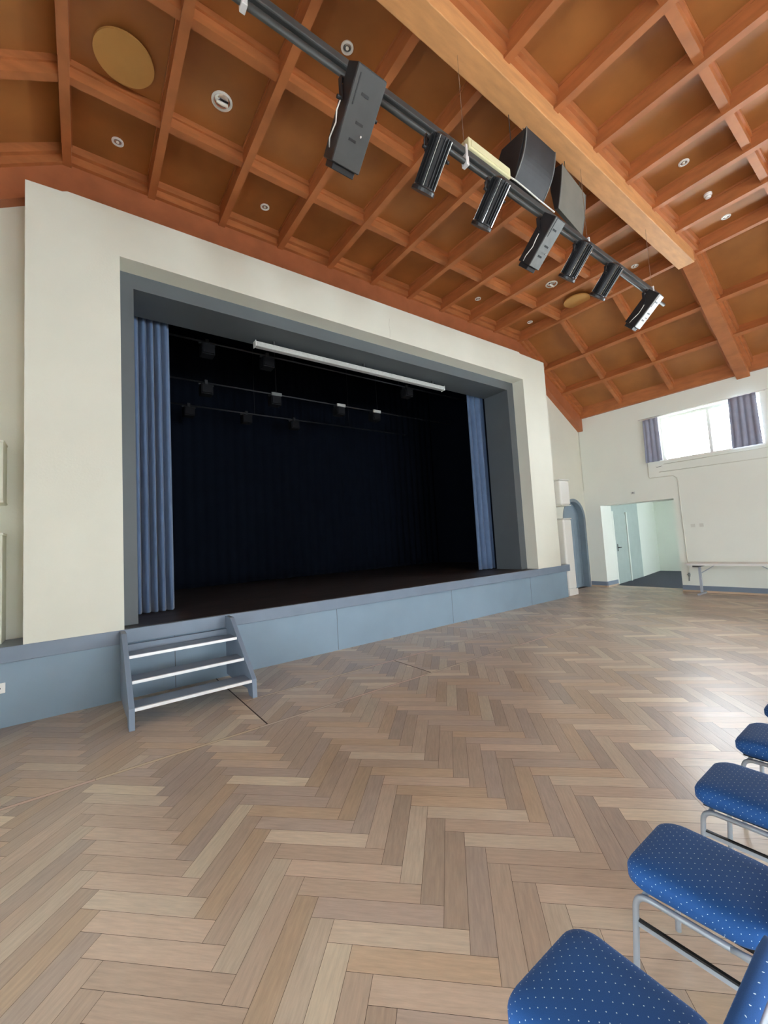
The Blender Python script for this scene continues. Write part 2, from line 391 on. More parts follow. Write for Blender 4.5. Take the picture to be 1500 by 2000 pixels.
# ------------------------------------------------------------------ windows
def window(n, axis, a, u0, u1, z0, z1, sgn, mull=(0.5,)):
    # a: inner face of glass plane; frame 6 cm
    mb = MB(); t = .06
    def bx(m_, p0, p1, q0, q1, d0=0, d1=.06):
        lo, hi = sorted((a + sgn * d0, a + sgn * d1))
        if axis == 'x': m_.box(lo, hi, p0, p1, q0, q1)
        else: m_.box(p0, p1, lo, hi, q0, q1)
    bx(mb, u0, u0 + t, z0, z1); bx(mb, u1 - t, u1, z0, z1); bx(mb, u0 + t, u1 - t, z0, z0 + t); bx(mb, u0 + t, u1 - t, z1 - t, z1)
    for k in mull:
        c = u0 + (u1 - u0) * k; bx(mb, c - .035, c + .035, z0 + t, z1 - t)
    fr = mb.build('window_%d' % n, FRAMEW); fr['kind'] = 'structure'
    g = MB(); bx(g, u0 + t, u1 - t, z0 + t, z1 - t, .025, .031); g.build('pane', GLASS, fr)
    sl = MB(); bx(sl, u0, u1, z0 - .03, z0, -.30, 0.0); sl.build('sill', FRAMEW, fr)
n = 0
for a, b in rwin:
    n += 1; window(n, 'x', XR + .28, a, b, WZ0, WZ1, 1)
    portal((XR + .34, (a + b) / 2, (WZ0 + WZ1) / 2), (0, R90, 0), WZ1 - WZ0, b - a)
for a, b in lwin:
    n += 1; window(n, 'x', XL - .28, a, b, .8, 2.1, -1)
    portal((XL - .34, (a + b) / 2, 1.45), (0, -R90, 0), 1.3, b - a)
for a, b in fwin:
    n += 1; window(n, 'y', YBK - .28, a, b, 1.0, 3.6, -1, (0.33, 0.67))
    portal(((a + b) / 2, YBK - .34, 2.3), (-R90, 0, 0), b - a, 2.6)

# ------------------------------------------------------------------ corridor behind the portal
mb = MB(); mb.box(XR + .36, 13.80, PORT[1], PORT[1] + .25, 0, 2.8); struct('wall_portal_left', mb, WHITE)
mb = MB(); mb.box(XR + .36, 13.80, PORT[0] - .3, PORT[0], 0, 2.8); struct('wall_portal_right', mb, WHITE)
mb = MB(); mb.box(XR + .36, 13.80, PORT[0], PORT[1], 2.52, 2.8); struct('ceiling_portal', mb, WHITE)
mb = MB(); mb.prism([(13.81, 6.42), (16.35, 6.66), (16.35, 7.0), (13.81, 6.9)], 'z', 0, 2.75); struct('wall_corridor_left', mb, DOORGR)
mb = MB(); mb.prism([(16.35, 6.66), (18.7, 6.98), (18.7, 7.2), (16.35, 7.0)], 'z', 0, 2.75); struct('wall_corridor_far_left', mb, WHITE)
mb = MB(); mb.box(18.65, 18.85, 1.5, 7.2, 0, 2.75); struct('wall_corridor_end', mb, WHITE)
mb = MB(); wall_with_holes(mb, 'y', 1.3, 1.5, 13.8, 18.85, 0, 2.75, [(15.0, 17.2, 1.2, 2.4)]); struct('wall_corridor_right', mb, WHITE)
window(20, 'y', 1.42, 15.0, 17.2, 1.2, 2.4, -1); portal((16.1, 1.34, 1.8), (-R90, 0, 0), 2.2, 1.2)  # unseen window, added to brighten the corridor
mb = MB(); mb.box(13.48, 18.85, 1.3, 7.3, 2.75, 2.9); struct('ceiling_corridor', mb, WHITE)
mb = MB(); mb.box(13.65, 18.85, 1.3, 7.3, -0.14, 0.004); struct('floor_corridor', mb, CARPET)
mb = MB(); mb.box(13.80, 13.86, 1.5, PORT[0] - .3, 0, 2.75); struct('wall_corridor_near', mb, WHITE)
# door leaf in the corridor's left wall
d = MB(); d.prism([(13.95, 6.40), (14.98, 6.50), (14.98, 6.54), (13.95, 6.44)], 'z', 0.01, 2.25)
dl = d.build('door_2', DOORGR, bevel=0.004); dl['kind'] = 'structure'
h = MB(); h.box(14.03, 14.06, 6.33, 6.41, 1.15, 1.18); h.box(14.03, 14.15, 6.33, 6.355, 1.15, 1.18); h.box(14.01, 14.07, 6.40, 6.412, 1.05, 1.28); h.build('door_handle', DKGREY, dl)
mb = MB(); mb.prism([(15.0, 6.48), (15.09, 6.49), (15.09, 6.56), (15.0, 6.55)], 'z', 0, 2.32); trim(mb, WHITE)
mb = MB(); mb.prism([(13.80, 6.385), (13.93, 6.40), (13.93, 6.44), (13.80, 6.43)], 'z', 0, 2.35); trim(mb, WHITE)

# ------------------------------------------------------------------ arched door
fr = MB()
outer, inner = AR, AR - .10
o_arc = [(AX + outer * math.cos(t), AZ + outer * math.sin(t)) for t in [math.pi * k / 24 for k in range(25)]]
i_arc = [(AX + inner * math.cos(t), AZ + inner * math.sin(t)) for t in [math.pi * k / 24 for k in range(25)]]
po = [(AX + outer, 0)] + o_arc + [(AX - outer, 0)]; pi_ = [(AX + inner, 0)] + i_arc + [(AX - inner, 0)]
for k in range(len(po) - 1): fr.prism([po[k], po[k + 1], pi_[k + 1], pi_[k]], 'y', YB - .015, YB + .28)
bmesh.ops.remove_doubles(fr.bm, verts=fr.bm.verts, dist=1e-5)
DOORBL = mat('blue_grey_door_paint', (0.19, 0.25, 0.30), 0.45, var=0.04)
dr = fr.build('door_1', DOORBL); dr['kind'] = 'structure'
lf = MB(); lf.prism([(AX + inner, 0.01)] + i_arc + [(AX - inner, 0.01)], 'y', YB + .16, YB + .21)
for k in range(5):
    xx = AX - inner + .12 + k * .21; lf.box(xx, xx + .012, YB + .155, YB + .162, 0.1, AZ)
lf.build('leaf', DOORBL, dr)
mb = MB(); mb.box(AX - .7, AX + .7, YB + .3, YB + .4, 0, 3); struct('wall_behind_door', mb, GREY)

# ------------------------------------------------------------------ skirting
for nm, boxes in (('baseboard_right', [(XR - .02, XR, YBK, PORT[0]), (XR - .02, XR, PORT[1], YB)]),):
    mb = MB()
    for b in boxes: mb.box(*b, .045, .165)
    mb.box(XR, 13.8, PORT[1] - .02, PORT[1], .045, .165)
    a = struct(nm, mb, BLUEP2)
    mb = MB()
    for b in boxes: mb.box(b[0] - .012, b[1], b[2], b[3], 0, .045)
    mb.box(XR - .01, 13.8, PORT[1] - .03, PORT[1], 0, .045)
    mb.build('baseboard_strip', SKIRTW, a)

# ------------------------------------------------------------------ stage
SX0, SX1 = -0.95, 10.76
stg = thing('stage', 'long blue-grey raised stage platform under the proscenium opening', 'stage', (5, 6.6, 0))
B = stg.location
mb = MB(B); mb.box(SX0, SX1, 6.32, 6.87, 0, .70); mb.build('front_panel', BLUEP, stg, label='smooth blue-grey front boarding')
mb = MB(B)
mb.prism([(SX0, 6.27), (SX1 + .11, 6.27), (SX1 + .11, 6.75), (PX1 + .25, 6.86), (SX0, 6.86)], 'z', .70, SZ)
mb.build('stage_lip', BLUEP2, stg, bevel=0.006)
for x in (1.02, 3.53, 6.3, 9.08):
    mb = MB(B); mb.box(x - .004, x + .004, 6.3185, 6.3205, 0.01, .70); mb.build('panel_joint', GREY, stg)
mb = MB(); mb.box(OX0, OX1, 6.31, 7.39, SZ, SZ + .004); mb.box(-1.5, 11.2, 7.39, 12.0, SZ - .12, SZ + .004)
mb.box(OX0, OX1, 6.87, 7.39, SZ - .12, SZ); struct('floor_stage', mb, STAGEFLOOR)
# black box around the stage
mb = MB(); mb.box(-1.6, 11.4, 12.0, 12.2, SZ, 8.2); mb.box(-1.7, -1.5, 7.45, 12.0, SZ, 8.2); mb.box(11.2, 11.4, 7.45, 12.0, SZ, 8.2); mb.box(-1.7, 11.4, 7.2, 12.2, 8.1, 8.3)
mb.box(-1.7, IX0 - .02, 7.39, 7.45, SZ, 8.2); mb.box(IX1 + .02, 11.4, 7.39, 7.45, SZ, 8.2); mb.box(-1.7, 11.4, 7.39, 7.45, IZ + .05, 8.2)
struct('wall_stage_box', mb, BLACKDRAPE)

def pleated(x0, x1, y, z0, z1, folds, amp, seed, axis='x', flare=0.0, thick=0.012, skew=0.0):
    rnd = random.Random(seed); mb = MB(); N = folds * 10; rowsn = 14
    ph = [rnd.uniform(0, 6.28) for _ in range(4)]
    g = []
    for j in range(rowsn + 1):
        t = j / rowsn; z = z1 + (z0 - z1) * t; r = []
        for i in range(N + 1):
            u = i / N; wv = math.sin(u * folds * 2 * math.pi + ph[0] + 0.5 * math.sin(u * 5 + ph[1]) + 0.25 * t * math.sin(3 * u + ph[2]))
            wv = math.copysign(abs(wv) ** 0.7, wv)
            d = amp * (0.65 + 0.35 * t) * wv * (0.7 + 0.5 * math.sin(7 * u + ph[3]) ** 2)
            p = x0 + (x1 - x0) * u; p += flare * t * (u - 0.5) + skew * t * u
            r.append((p, y + d, z) if axis == 'x' else (y + d, p, z))
        g.append([mb.v(p) for p in r])
    for j in range(rowsn):
        for i in range(N): mb.bm.faces.new((g[j][i], g[j][i + 1], g[j + 1][i + 1], g[j + 1][i]))
    return mb
def curtain(mb, name, m, label, cat):
    o = mb.build(name, m, smooth=True)
    s = o.modifiers.new('thickness', 'SOLIDIFY'); s.thickness = 0.012
    return tag(o, label, cat)
curtain(pleated(0.66, 1.24, 7.60, SZ + .02, 6.1, 5, .085, 3), 'stage_curtain', CURT, 'blue pleated stage curtain hanging beside the left jamb of the opening', 'curtain')
curtain(pleated(8.60, 9.26, 7.55, SZ + .02, 6.1, 3, .075, 5), 'stage_curtain', CURT, 'blue pleated stage curtain gathered at the right jamb of the opening', 'curtain')
# back drape
o = pleated(-1.4, 11.1, 11.7, SZ + .01, 7.5, 46, .02, 8).build('backdrop_curtain', BLACKDRAPE, smooth=True)
o.modifiers.new('thickness', 'SOLIDIFY').thickness = 0.012
tag(o, 'black pleated backdrop curtain closing off the rear of the stage', 'curtain')

# projection screen casing under the soffit
t = thing('projection_screen_case', 'long white tubular projection screen casing below the top of the stage opening', 'projection screen', (4.9, 7.1, 5.5)); B = t.location
mb = MB(B); mb.box(2.56, 7.26, 7.05, 7.16, 5.44, 5.535); mb.build('casing', LTGREY, t, bevel=.012)
for x in (2.545, 7.26): MB(B).box(x, x + .015, 7.04, 7.17, 5.43, 5.545).build('end_cap', WHITEPL, t, bevel=.004)
for x in (2.9, 4.9, 6.9): MB(B).box(x, x + .03, 7.08, 7.12, 5.53, 5.625).build('bracket', DKGREY, t)

# battens over the stage with small lanterns
def batten(y, z, x0, x1, lab, name='lighting_batten'):
    t = thing(name, lab, 'lighting bar', ((x0 + x1) / 2, y, z)); B = t.location
    MB(B).tube([(x0, y, z), (x1, y, z)], .018, 8).build('bar', BLACK, t, smooth=True)
    x = x0 + .6
    while x < x1: MB(B).tube([(x, y, z), (x, y, 8.1)], .005, 5).build('hanger', BLACK, t); x += 2.9
batten(8.0, 5.76, 0.2, 9.6, 'front steel lighting bar above the dark stage')
batten(9.0, 5.36, 0.2, 9.4, 'middle steel lighting bar above the dark stage')
batten(10.5, 5.32, 0.2, 8.8, 'rear steel lighting bar above the dark stage')
LANT = mat('matt_black_lantern', (0.008, 0.008, 0.01), 0.8, spec=0.2)
def stage_lantern(x, y, z, m, lab, top=None):
    t = thing('stage_lantern', lab, 'stage light', (x, y, z), group='lanterns above the stage')
    MB().box(-.12, .12, -.10, .12, -.27, -.06).build('housing', LANT, t, bevel=.01)
    MB().box(-.10, .10, -.13, -.10, -.25, -.08).build('barn_door', LANT, t)
    MB().box(-.15, .15, -.02, .02, -.06, -.03).build('yoke', BLACK, t)
    MB().box(-.03, .03, -.04, .04, -.04, .05).build('hook_clamp', BLACK, t)
    if top: MB().box(-.12, .12, -.135, -.105, -.07, -.0).build('tape_band', top, t, label='pale strip')
L0 = 'dark lantern on the %s bar over the stage, %s'
for a in ((1.95, 8, 5.76, DKGREY, L0 % ('front', 'nearest the left curtain')), (3.12, 8, 5.76, DKGREY, L0 % ('front', 'left end of screen casing')),
          (6.85, 8, 5.76, DKGREY, L0 % ('front', 'right end of screen casing')),
          (2.15, 9, 5.36, DKGREY, L0 % ('middle', 'nearest the left curtain')), (3.66, 9, 5.36, DKGREY, L0 % ('middle', 'second from the left curtain'), MIDGREY),
          (5.38, 9, 5.36, DKGREY, L0 % ('middle', 'left of the two pale strips'), LTGREY), (6.5, 9, 5.36, DKGREY, L0 % ('middle', 'right of the two pale strips'), LTGREY),
          (2.1, 10.5, 5.32, DKGREY, L0 % ('rear', 'nearest the left curtain')), (3.48, 10.5, 5.32, DKGREY, L0 % ('rear', 'in the middle')), (4.8, 10.5, 5.32, DKGREY, L0 % ('rear', 'farthest right'))):
    stage_lantern(*a)

# wall socket on the stage front
def socket(name, lab, loc, rz, m=WHITEPL, hole=True, s=.075):
    t = thing(name, lab, 'socket', loc, rz)
    MB().box(-s / 2, s / 2, -.012, 0, -s / 2, s / 2).build('plate', m, t, bevel=.003)
    if hole:
        b = MB(); b.ring((0, 0, 0), [(.017, 0), (.017, .002)], 14); bmesh.ops.rotate(b.bm, verts=b.bm.verts, matrix=Matrix.Rotation(R90, 3, 'X'))
        bmesh.ops.translate(b.bm, verts=b.bm.verts, vec=(0, -.0122, 0)); b.build('socket_well', BLACK, t)
    return t
socket('wall_socket', 'white power socket on the blue-grey stage front', (-.735, 6.32, .43), 0, s=.11)

# stage steps
st = thing('stage_steps', 'blue-grey three-tread wooden steps with pale nosings against the stage', 'steps', (1.06, 5.7, 0)); B = st.location
side = [(5.16, 0), (5.16, .21), (5.95, .86), (6.265, .86), (6.265, .62), (6.10, .62), (6.10, .05), (5.98, .05), (5.33, .05), (5.31, 0)]
side = [(5.15, 0), (5.16, .22), (6.02, .865), (6.265, .865), (6.265, .05), (5.62, .05), (5.36, .07), (5.30, 0)]
for x in (.39, 1.67): MB(B).prism(side, 'x', x, x + .055).build('stringer', BLUEP2, st, bevel=.004)
for y0, z in ((5.18, .21), (5.46, .42), (5.74, .64)):
    tr = MB(B).box(.445, 1.67, y0, y0 + .29, z - .03, z).build('tread', BLUEP2, st)
    MB(B).box(.445, 1.67, y0 - .012, y0 + .02, z - .028, z + .004).build('nosing', NOSING, tr, label='pale metal edge strip')
MB(B).box(.445, 1.67, 6.20, 6.26, .60, .69).build('rail', BLUEP2, st)

# ------------------------------------------------------------------ white casings beside the proscenium
def casing(x0, x1, y0, z0, z1, lab, plinth=False, COLWHITE=COLWHITE, bv=.05):
    YB = 6.878
    t = thing('heater_casing', lab, 'casing', ((x0 + x1) / 2, (y0 + YB) / 2, z0), group=None); B = t.location
    MB(B).box(x0, x1, y0, YB, z0 + (.17 if plinth else 0), z1 - .03).build('body', COLWHITE, t, bevel=bv, seg=4)
    MB(B).box(x0 - .008, x1 + .008, y0 - .008, YB, z1 - .03, z1).build('top_rim', COLWHITE, t, bevel=.012)
    if plinth: MB(B).box(x0 - .012, x1 + .012, y0 - .012, YB, 0, .17).build('plinth', WHITEPL, t, bevel=.008)
    else: MB(B).box(x0 - .008, x1 + .008, y0 - .008, YB, z0 - .03, z0).build('bottom_rim', COLWHITE, t, bevel=.01)
casing(10.90, 11.32, 6.36, 0, 2.16, 'tall white casing on the floor between the stage end and the arched door', True)
casing(10.88, 11.36, 6.36, 2.54, 3.27, 'short white casing mounted high on the wall beside the arched door')
casing(-1.2, -.74, 6.55, SZ, 2.16, 'tall white casing on the stage at the left edge of the photo', COLWHITE=PLASTER, bv=.006)
casing(-1.2, -.74, 6.55, 2.54, 3.27, 'short white casing mounted high at the left edge of the photo', COLWHITE=PLASTER, bv=.006)

# ------------------------------------------------------------------ ceiling fittings
def downlight(x, y, lab):
    t = thing('downlight', lab, 'ceiling light', (x, y, ZD), group='small recessed ceiling lights')
    MB().ring((0, 0, 0), [(.072, 0), (.072, -.012), (.05, -.016), (.046, -.004)], 24).build('ring', WHITEPL, t, smooth=False)
    MB().ring((0, 0, 0), [(.045, -.004), (.045, -.008), (.03, -.011)], 20).build('reflector', SILVER, t)
    MB().ring((0, 0, 0), [(.018, -.010), (.018, -.018)], 16).build('lamp', LENS, t)
for a in ((.43, 6.22, 'small white recessed ceiling light above the left end of the stage wall'), (2.49, 6.22, 'small white recessed ceiling light second from the left along the stage wall'),
          (7.68, 6.15, 'small white recessed ceiling light third from the left along the stage wall'), (9.76, 6.15, 'small white recessed ceiling light farthest right along the stage wall'),
          (2.48, 3.56, 'small white recessed ceiling light right above the lighting bar, nearest the camera'), (9.73, 3.52, 'small white recessed ceiling light behind the right end of the lighting bar'),
          (7.65, 1.94, 'small white recessed ceiling light beyond the main beam, left of the smoke detector'), (9.70, 1.93, 'small white recessed ceiling light beyond the main beam, right of the smoke detector')):
    downlight(*a)
for x, y, r, lab in ((1.46, 4.92, .125, 'large chrome recessed ceiling light over the left of the hall'), (8.72, 4.87, .13, 'large pale recessed ceiling light near the right of the stage')):
    t = thing('recessed_ceiling_lamp', lab, 'ceiling light', (x, y, ZD))
    MB().ring((0, 0, 0), [(r, 0), (r, -.012), (r - .02, -.016), (r - .022, -.003)], 28).build('ring', WHITEPL, t)
    MB().ring((0, 0, 0), [(r - .023, -.003), (r - .03, -.012), (r * .5, -.03), (r * .2, -.034)], 24).build('reflector', CHROME, t, smooth=True)
    MB().tube([(-r * .55, 0, -.04), (r * .55, 0, -.04)], .018, 10).build('lamp_tube', LENS, t, smooth=True)
for x, y, lab in ((.42, 5.0, 'large round tan disc panel hung below the ceiling at upper left'), (9.78, 4.86, 'large round tan disc panel hung below the ceiling at right near the stage')):
    t = thing('ceiling_disc', lab, 'ceiling panel', (x, y, ZD))
    MB().ring((0, 0, 0), [(.295, -.06), (.295, -.085)], 48).build('disc', DISC, t)
    MB().ring((0, 0, 0), [(.05, 0), (.05, -.06)], 12).build('spacer', WOOD, t)
t = thing('smoke_detector', 'round white smoke detector on the ceiling beyond the main beam', 'smoke detector', (8.75, 1.94, ZD))
MB().ring((0, 0, 0), [(.06, 0), (.06, -.03), (.05, -.04)], 20).build('base', WHITEPL, t)
MB().ring((0, 0, 0), [(.045, -.04), (.045, -.065), (.03, -.075)], 20).build('sensor', WHITEPL, t)

# ------------------------------------------------------------------ lighting bar hung from the main beam
PYB = 2.67
bar = thing('lighting_bar', 'long dark steel lighting bar hung below the main beam', 'lighting bar', (4.4, PYB, 5.76)); B = bar.location
MB(B).tube([(0.2, PYB, 5.745), (8.47, PYB, 5.745)], .027, 14).build('lower_tube', DKGREY, bar, smooth=True)
MB(B).box(0.2, 8.40, PYB - .02, PYB + .03, 5.825, 5.905).build('cable_tray', DKGREY, bar, bevel=.012)
MB(B).tube([(0.2, PYB + .02, 5.785), (8.2, PYB + .02, 5.785)], .018, 8).build('cable', BLACK, bar, smooth=True)
for x in (.965, 3.30, 5.83, 8.0):
    c = MB(B).box(x - .022, x + .022, PYB - .036, PYB + .036, 5.695, 5.80)
    c.build('clamp', NOSING, bar, bevel=.006); MB(B).box(x - .014, x + .014, PYB - .034, PYB + .04, 5.80, 5.93).build('clamp', NOSING, bar, bevel=.004)
    MB(B).tube([(x, PYB, 5.93), (x, PYB, 6.985)], .0035, 6).build('wire', SILVER, bar)
def yoke(w, drop, t, m=BLACK):
    b = MB()
    for s in (-1, 1): b.box(s * w - .006, s * w + .006, -.02, .02, -drop, -.045)
    b.box(-w, w, -.02, .02, -.055, -.043); b.build('yoke', m, t)
    MB().box(-.02, .02, -.035, .035, -.05, .035).build('hook_clamp', BLACK, t, bevel=.004)
    for s in (-1, 1):
        k = MB(); k.tube([(s * (w + .006), 0, -drop + .02), (s * (w + .04), 0, -drop + .02)], .016, 10); k.build('tilt_knob', BLACK, t)
def head(t, ang, drop):
    e = bpy.data.objects.new('x', None)
    return Matrix.Translation((0, 0, -drop + .02)) @ Matrix.Rotation(-ang, 4, 'X')
def xf(mb, mtx): bmesh.ops.transform(mb.bm, matrix=mtx, verts=mb.bm.verts); return mb
def profile_spot(x, lab, w=.125, L=.62, ang=math.radians(42), rz=0, pan=MIDGREY, h=.11, cable=True):
    t = thing('profile_spotlight', lab, 'spotlight', (x, PYB, 5.745), rz)
    yoke(w + .02, .26, t); m_ = head(t, ang, .26)
    xf(MB().box(-w, w, -L * .38, L * .62, -h * .9, h), m_).build('housing', BLACK, t, bevel=.008)
    p = xf(MB().box(-w + .004, w - .004, -L * .38 + .01, L * .62 - .006, -h * .9 - .012, -h * .9 + .001), m_).build('base_panel', pan, t, bevel=.003, label='grey flat panel')
    for yy, xx in ((-.1, 0), (.08, .02), (.2, 0)): xf(MB().box(xx - .05, xx + .02, yy, yy + .02, -h * .9 - .016, -h * .9 - .011), m_).build('slot', BLACK, p)
    xf(MB().box(-w * .75, -w * .68, -.2, .0, -h * .9 - .016, -h * .9 - .011), m_).build('slot', BLACK, p)
    s = MB(); s.tube([(.04, .16, -h * .9 - .016), (.04, .16, -h * .9 - .035)], .009, 8); xf(s, m_).build('knob', SILVER, p)
    xf(MB().box(-w * .8, w * .8, L * .62, L * .62 + .05, -h * .7, h * .8), m_).build('lens_tube', BLACK, t, bevel=.006)
    if cable:
        c = MB(); c.tube([(-w - .03, 0, -.26), (-w - .045, .04, -.32), (-w - .02, .10, -.36), (-w - .03, .2, -.42), (-w, .26, -.44)], .006, 6)
        c.build('safety_cord', CABLEW, t, smooth=True)
    return t
def fresnel_spot(x, lab, ang=math.radians(46), rz=0, red=False, R=.104, L=.45):
    t = thing('fresnel_spotlight', lab, 'spotlight', (x, PYB, 5.745), rz)
    yoke(R + .03, .17, t); m_ = head(t, ang, .17) @ Matrix.Rotation(-R90, 4, 'X')
    # lathe axis z -> local +y
    xf(MB().ring((0, 0, -L * .3), [(R * .82, 0), (R * .86, .02), (R * .86, L - .03), (R * .9, L)], 20), m_).build('housing', BLACK, t)
    f = MB()
    for k in range(18):
        a = 2 * math.pi * k / 18; c, s = math.cos(a), math.sin(a)
        vs = []
        for rr, zz, ww in ((R * .8, 0, .004), (R * 1.08, 0, .004), (R * 1.08, L * .9, .004), (R * .8, L * .9, .004)):
            vs.append([(rr * c - sg * ww * s, rr * s + sg * ww * c, zz - L * .3) for sg in (-1, 1)])
        A = [f.v(v[0]) for v in vs]; Bv = [f.v(v[1]) for v in vs]
        f.bm.faces.new(A); f.bm.faces.new(Bv[::-1])
        for i in range(4): f.bm.faces.new((A[i], Bv[i], Bv[(i + 1) % 4], A[(i + 1) % 4]))
    xf(f, m_).build('cooling_fins', BLACK, t)
    xf(MB().ring((0, 0, -L * .3), [(R * 1.1, L - .03), (R * 1.2, L - .02), (R * 1.2, L + .01), (R * .9, L + .01)], 24), m_).build('front_ring', BLACK, t)
    xf(MB().ring((0, 0, -L * .3), [(R * .5, -.03), (R * .95, -.005), (R * .95, .02)], 20), m_).build('rear_cap', BLACK, t)
    for a in (.9, 2.3, 4.0, 5.4):
        s = MB(); s.tube([(R * 1.1 * math.cos(a), R * 1.1 * math.sin(a), -L * .3), (R * 1.1 * math.cos(a), R * 1.1 * math.sin(a), L * .62)], .0034, 6)
        xf(s, m_).build('chrome_rod', CHROME, t)
    if red: MB().box(.05, .12, -.03, .03, -.06, -.02).build('red_tape', RED, t, bevel=.008, label='red tape on the yoke')
    cb = MB(); cb.tube([(-R - .05, 0, -.16), (-R - .07, -.03, -.08), (-R - .03, -.02, -.02), (-R * .3, .02, .01)], .008, 6); cb.build('power_cable', BLACK, t, smooth=True)
    return t
profile_spot(1.93, 'big black profile spotlight with a grey panel, nearest on the lighting bar', w=.14, L=.66, pan=DKGREY)
fresnel_spot(2.86, 'black finned fresnel spotlight next to the big nearest spotlight', red=True)
fresnel_spot(3.76, 'black finned fresnel spotlight under the cream box, red tape on its yoke', red=True)
profile_spot(4.72, 'black profile spotlight in the middle of the bar below the speakers', w=.10, L=.56)
fresnel_spot(5.58, 'black finned fresnel spotlight third from the far end of the bar')
fresnel_spot(6.45, 'black finned fresnel spotlight second from the far end of the bar')
profile_spot(7.72, 'black profile spotlight with pale base at the far end of the bar', w=.09, L=.56, pan=LTGREY)

t = thing('cream_ballast_box', 'cream rectangular box strapped on top of the lighting bar', 'box', (3.65, 2.70, 5.905)); B = t.location
MB(B).box(3.33, 4.04, 2.63, 2.75, 5.906, 6.03).build('housing', CREAM, t, bevel=.008)
MB(B).box(3.37, 4.00, 2.624, 2.63, 5.93, 6.005).build('cover', CREAM, t)
tag(MB().tube([(4.02, 2.66, 5.96), (4.12, 2.62, 5.91), (4.3, 2.635, 5.93), (4.6, 2.635, 5.91), (4.95, 2.64, 5.91)], .009, 8).build('cable', CABLEW, smooth=True), 'pale cable running from the cream box along the lighting bar', 'cable')

# loudspeakers above the bar
def wedge_speaker(x0, x1, poly, bulge, m, lab, hang, yaw=0):
    cx = (x0 + x1) / 2
    t = thing('loudspeaker', lab, 'loudspeaker', (cx, poly[0][0], poly[0][1]), yaw); B = t.location
    body = MB(B).prism(poly, 'x', x0, x1).build('cabinet', BLACK, t, bevel=.008)
    A, C = Vector(poly[0]), Vector(poly[1]); nrm = Vector((-(A - C).y, (A - C).x)).normalized() * -1
    if nrm.y > 0: nrm = -nrm
    g = MB(B); N = 12; pts = [A.lerp(C, k / N) + nrm * bulge * math.sin(math.pi * k / N) for k in range(N + 1)]
    g.prism([tuple(p) for p in pts] + [tuple(C - nrm * .004), tuple(A - nrm * .004)], 'x', x0 + .015, x1 - .015); g.build('grille', m, t)
    for xx in (x0, x1 - .012):
        e = MB(B); e.tube([(xx + .006, p.x, p.y) for p in pts], .008, 6); e.build('edge_trim', MIDGREY, t, smooth=True)
    for px in (x0 + .15, x1 - .15): MB(B).tube([(px, 2.76, poly[0][1] - .05), (px, 2.76, 6.99)], .005, 6).build('hanging_wire', DKGREY, t)
    return t
wedge_speaker(4.15, 4.75, [(2.45, 6.46), (2.66, 5.97), (2.86, 6.04), (2.95, 6.22), (2.80, 6.47)], .05, SPKGR, 'large black wedge loudspeaker hung beside the main beam, curved front', None)
wedge_speaker(5.36, 6.18, [(2.74, 6.84), (2.84, 6.26), (2.90, 6.28), (2.93, 6.58), (2.91, 6.86)], .01, SPKGR2, 'dusty grey-fronted loudspeaker hung behind the large black one', None, 0.12)

# ------------------------------------------------------------------ window curtains, conduit, fittings on right wall
curtain(pleated(4.56, 4.94, XR - .07, 3.60, 4.83, 3, .022, 11, axis='y', flare=.04), 'window_curtain', WCURT, 'narrow lilac-grey curtain at the left side of the high window', 'curtain')
curtain(pleated(2.46, 2.98, XR - .08, 3.60, 4.85, 4, .026, 12, axis='y', flare=.05), 'window_curtain', WCURT, 'wide lilac-grey curtain between the two high windows', 'curtain')
t = thing('curtain_rail', 'thin pale curtain rail above the high windows', 'curtain rail', (XR - .06, 1.0, 4.87)); B = t.location
MB(B).tube([(XR - .07, -3, 4.865), (XR - .07, 5.05, 4.865)], .009, 8).build('rail', WHITEPL, t, smooth=True)
for y in (5.0, 2.3, -.5): MB(B).box(XR - .075, XR, y - .01, y + .01, 4.855, 4.875).build('bracket', WHITEPL, t)
PIPEM = mat('painted_conduit', (0.70, 0.71, 0.62), 0.5); SOCKM = mat('grey_white_plastic', (0.66, 0.67, 0.6), 0.4)
xc = XR - .012
tag(MB().tube([(xc, 4.94, 3.60), (xc, 4.94, 3.20), (xc, 4.93, 3.17), (xc, 4.90, 3.16), (xc, 4.45, 3.15), (xc, 4.35, 3.14), (xc, 4.27, 3.08), (xc, 4.25, 3.0), (xc, 4.225, .65), (xc, 4.225, .50)], .012, 8).build('conduit', PIPEM, smooth=True), 'painted conduit running from the curtain down beside the doorway', 'conduit')
tag(MB().tube([(xc, 4.67, 3.295), (xc, 2.39, 3.262), (xc, -2, 3.24)], .009, 8).build('heating_pipe', PIPEM, smooth=True), 'thin horizontal painted pipe below the high windows', 'pipe')
tag(MB().tube([(xc, 4.55, 3.50), (xc, 0, 3.50)], .008, 8).build('sill_pipe', PIPEM, smooth=True), 'thin painted pipe directly under the window sill', 'pipe')
tag(MB().tube([(xc, 6.855, 5.3), (xc, 6.86, 3.06)], .008, 6).build('cable', PIPEM, smooth=True), 'thin vertical cable in the corner above the arched door', 'cable')
t = thing('pipe_valve', 'small grey valve at the foot of the conduit beside the table', 'valve', (xc, 4.22, .45)); B = t.location
MB(B).tube([(xc, 4.225, .50), (xc, 4.225, .40)], .028, 10).build('valve_body', MIDGREY, t)
MB(B).tube([(xc, 4.225, .40), (xc, 4.235, .28)], .015, 8).build('spout', MIDGREY, t); MB(B).box(xc - .045, xc, 4.19, 4.26, .44, .46).build('handle', MIDGREY, t)
for y, l in ((4.02, 'left of the white double sockets on the right wall'), (3.83, 'right of the white double sockets on the right wall')):
    socket('wall_socket', l, (XR, y, 1.75), -R90, hole=False, s=.09, m=SOCKM)
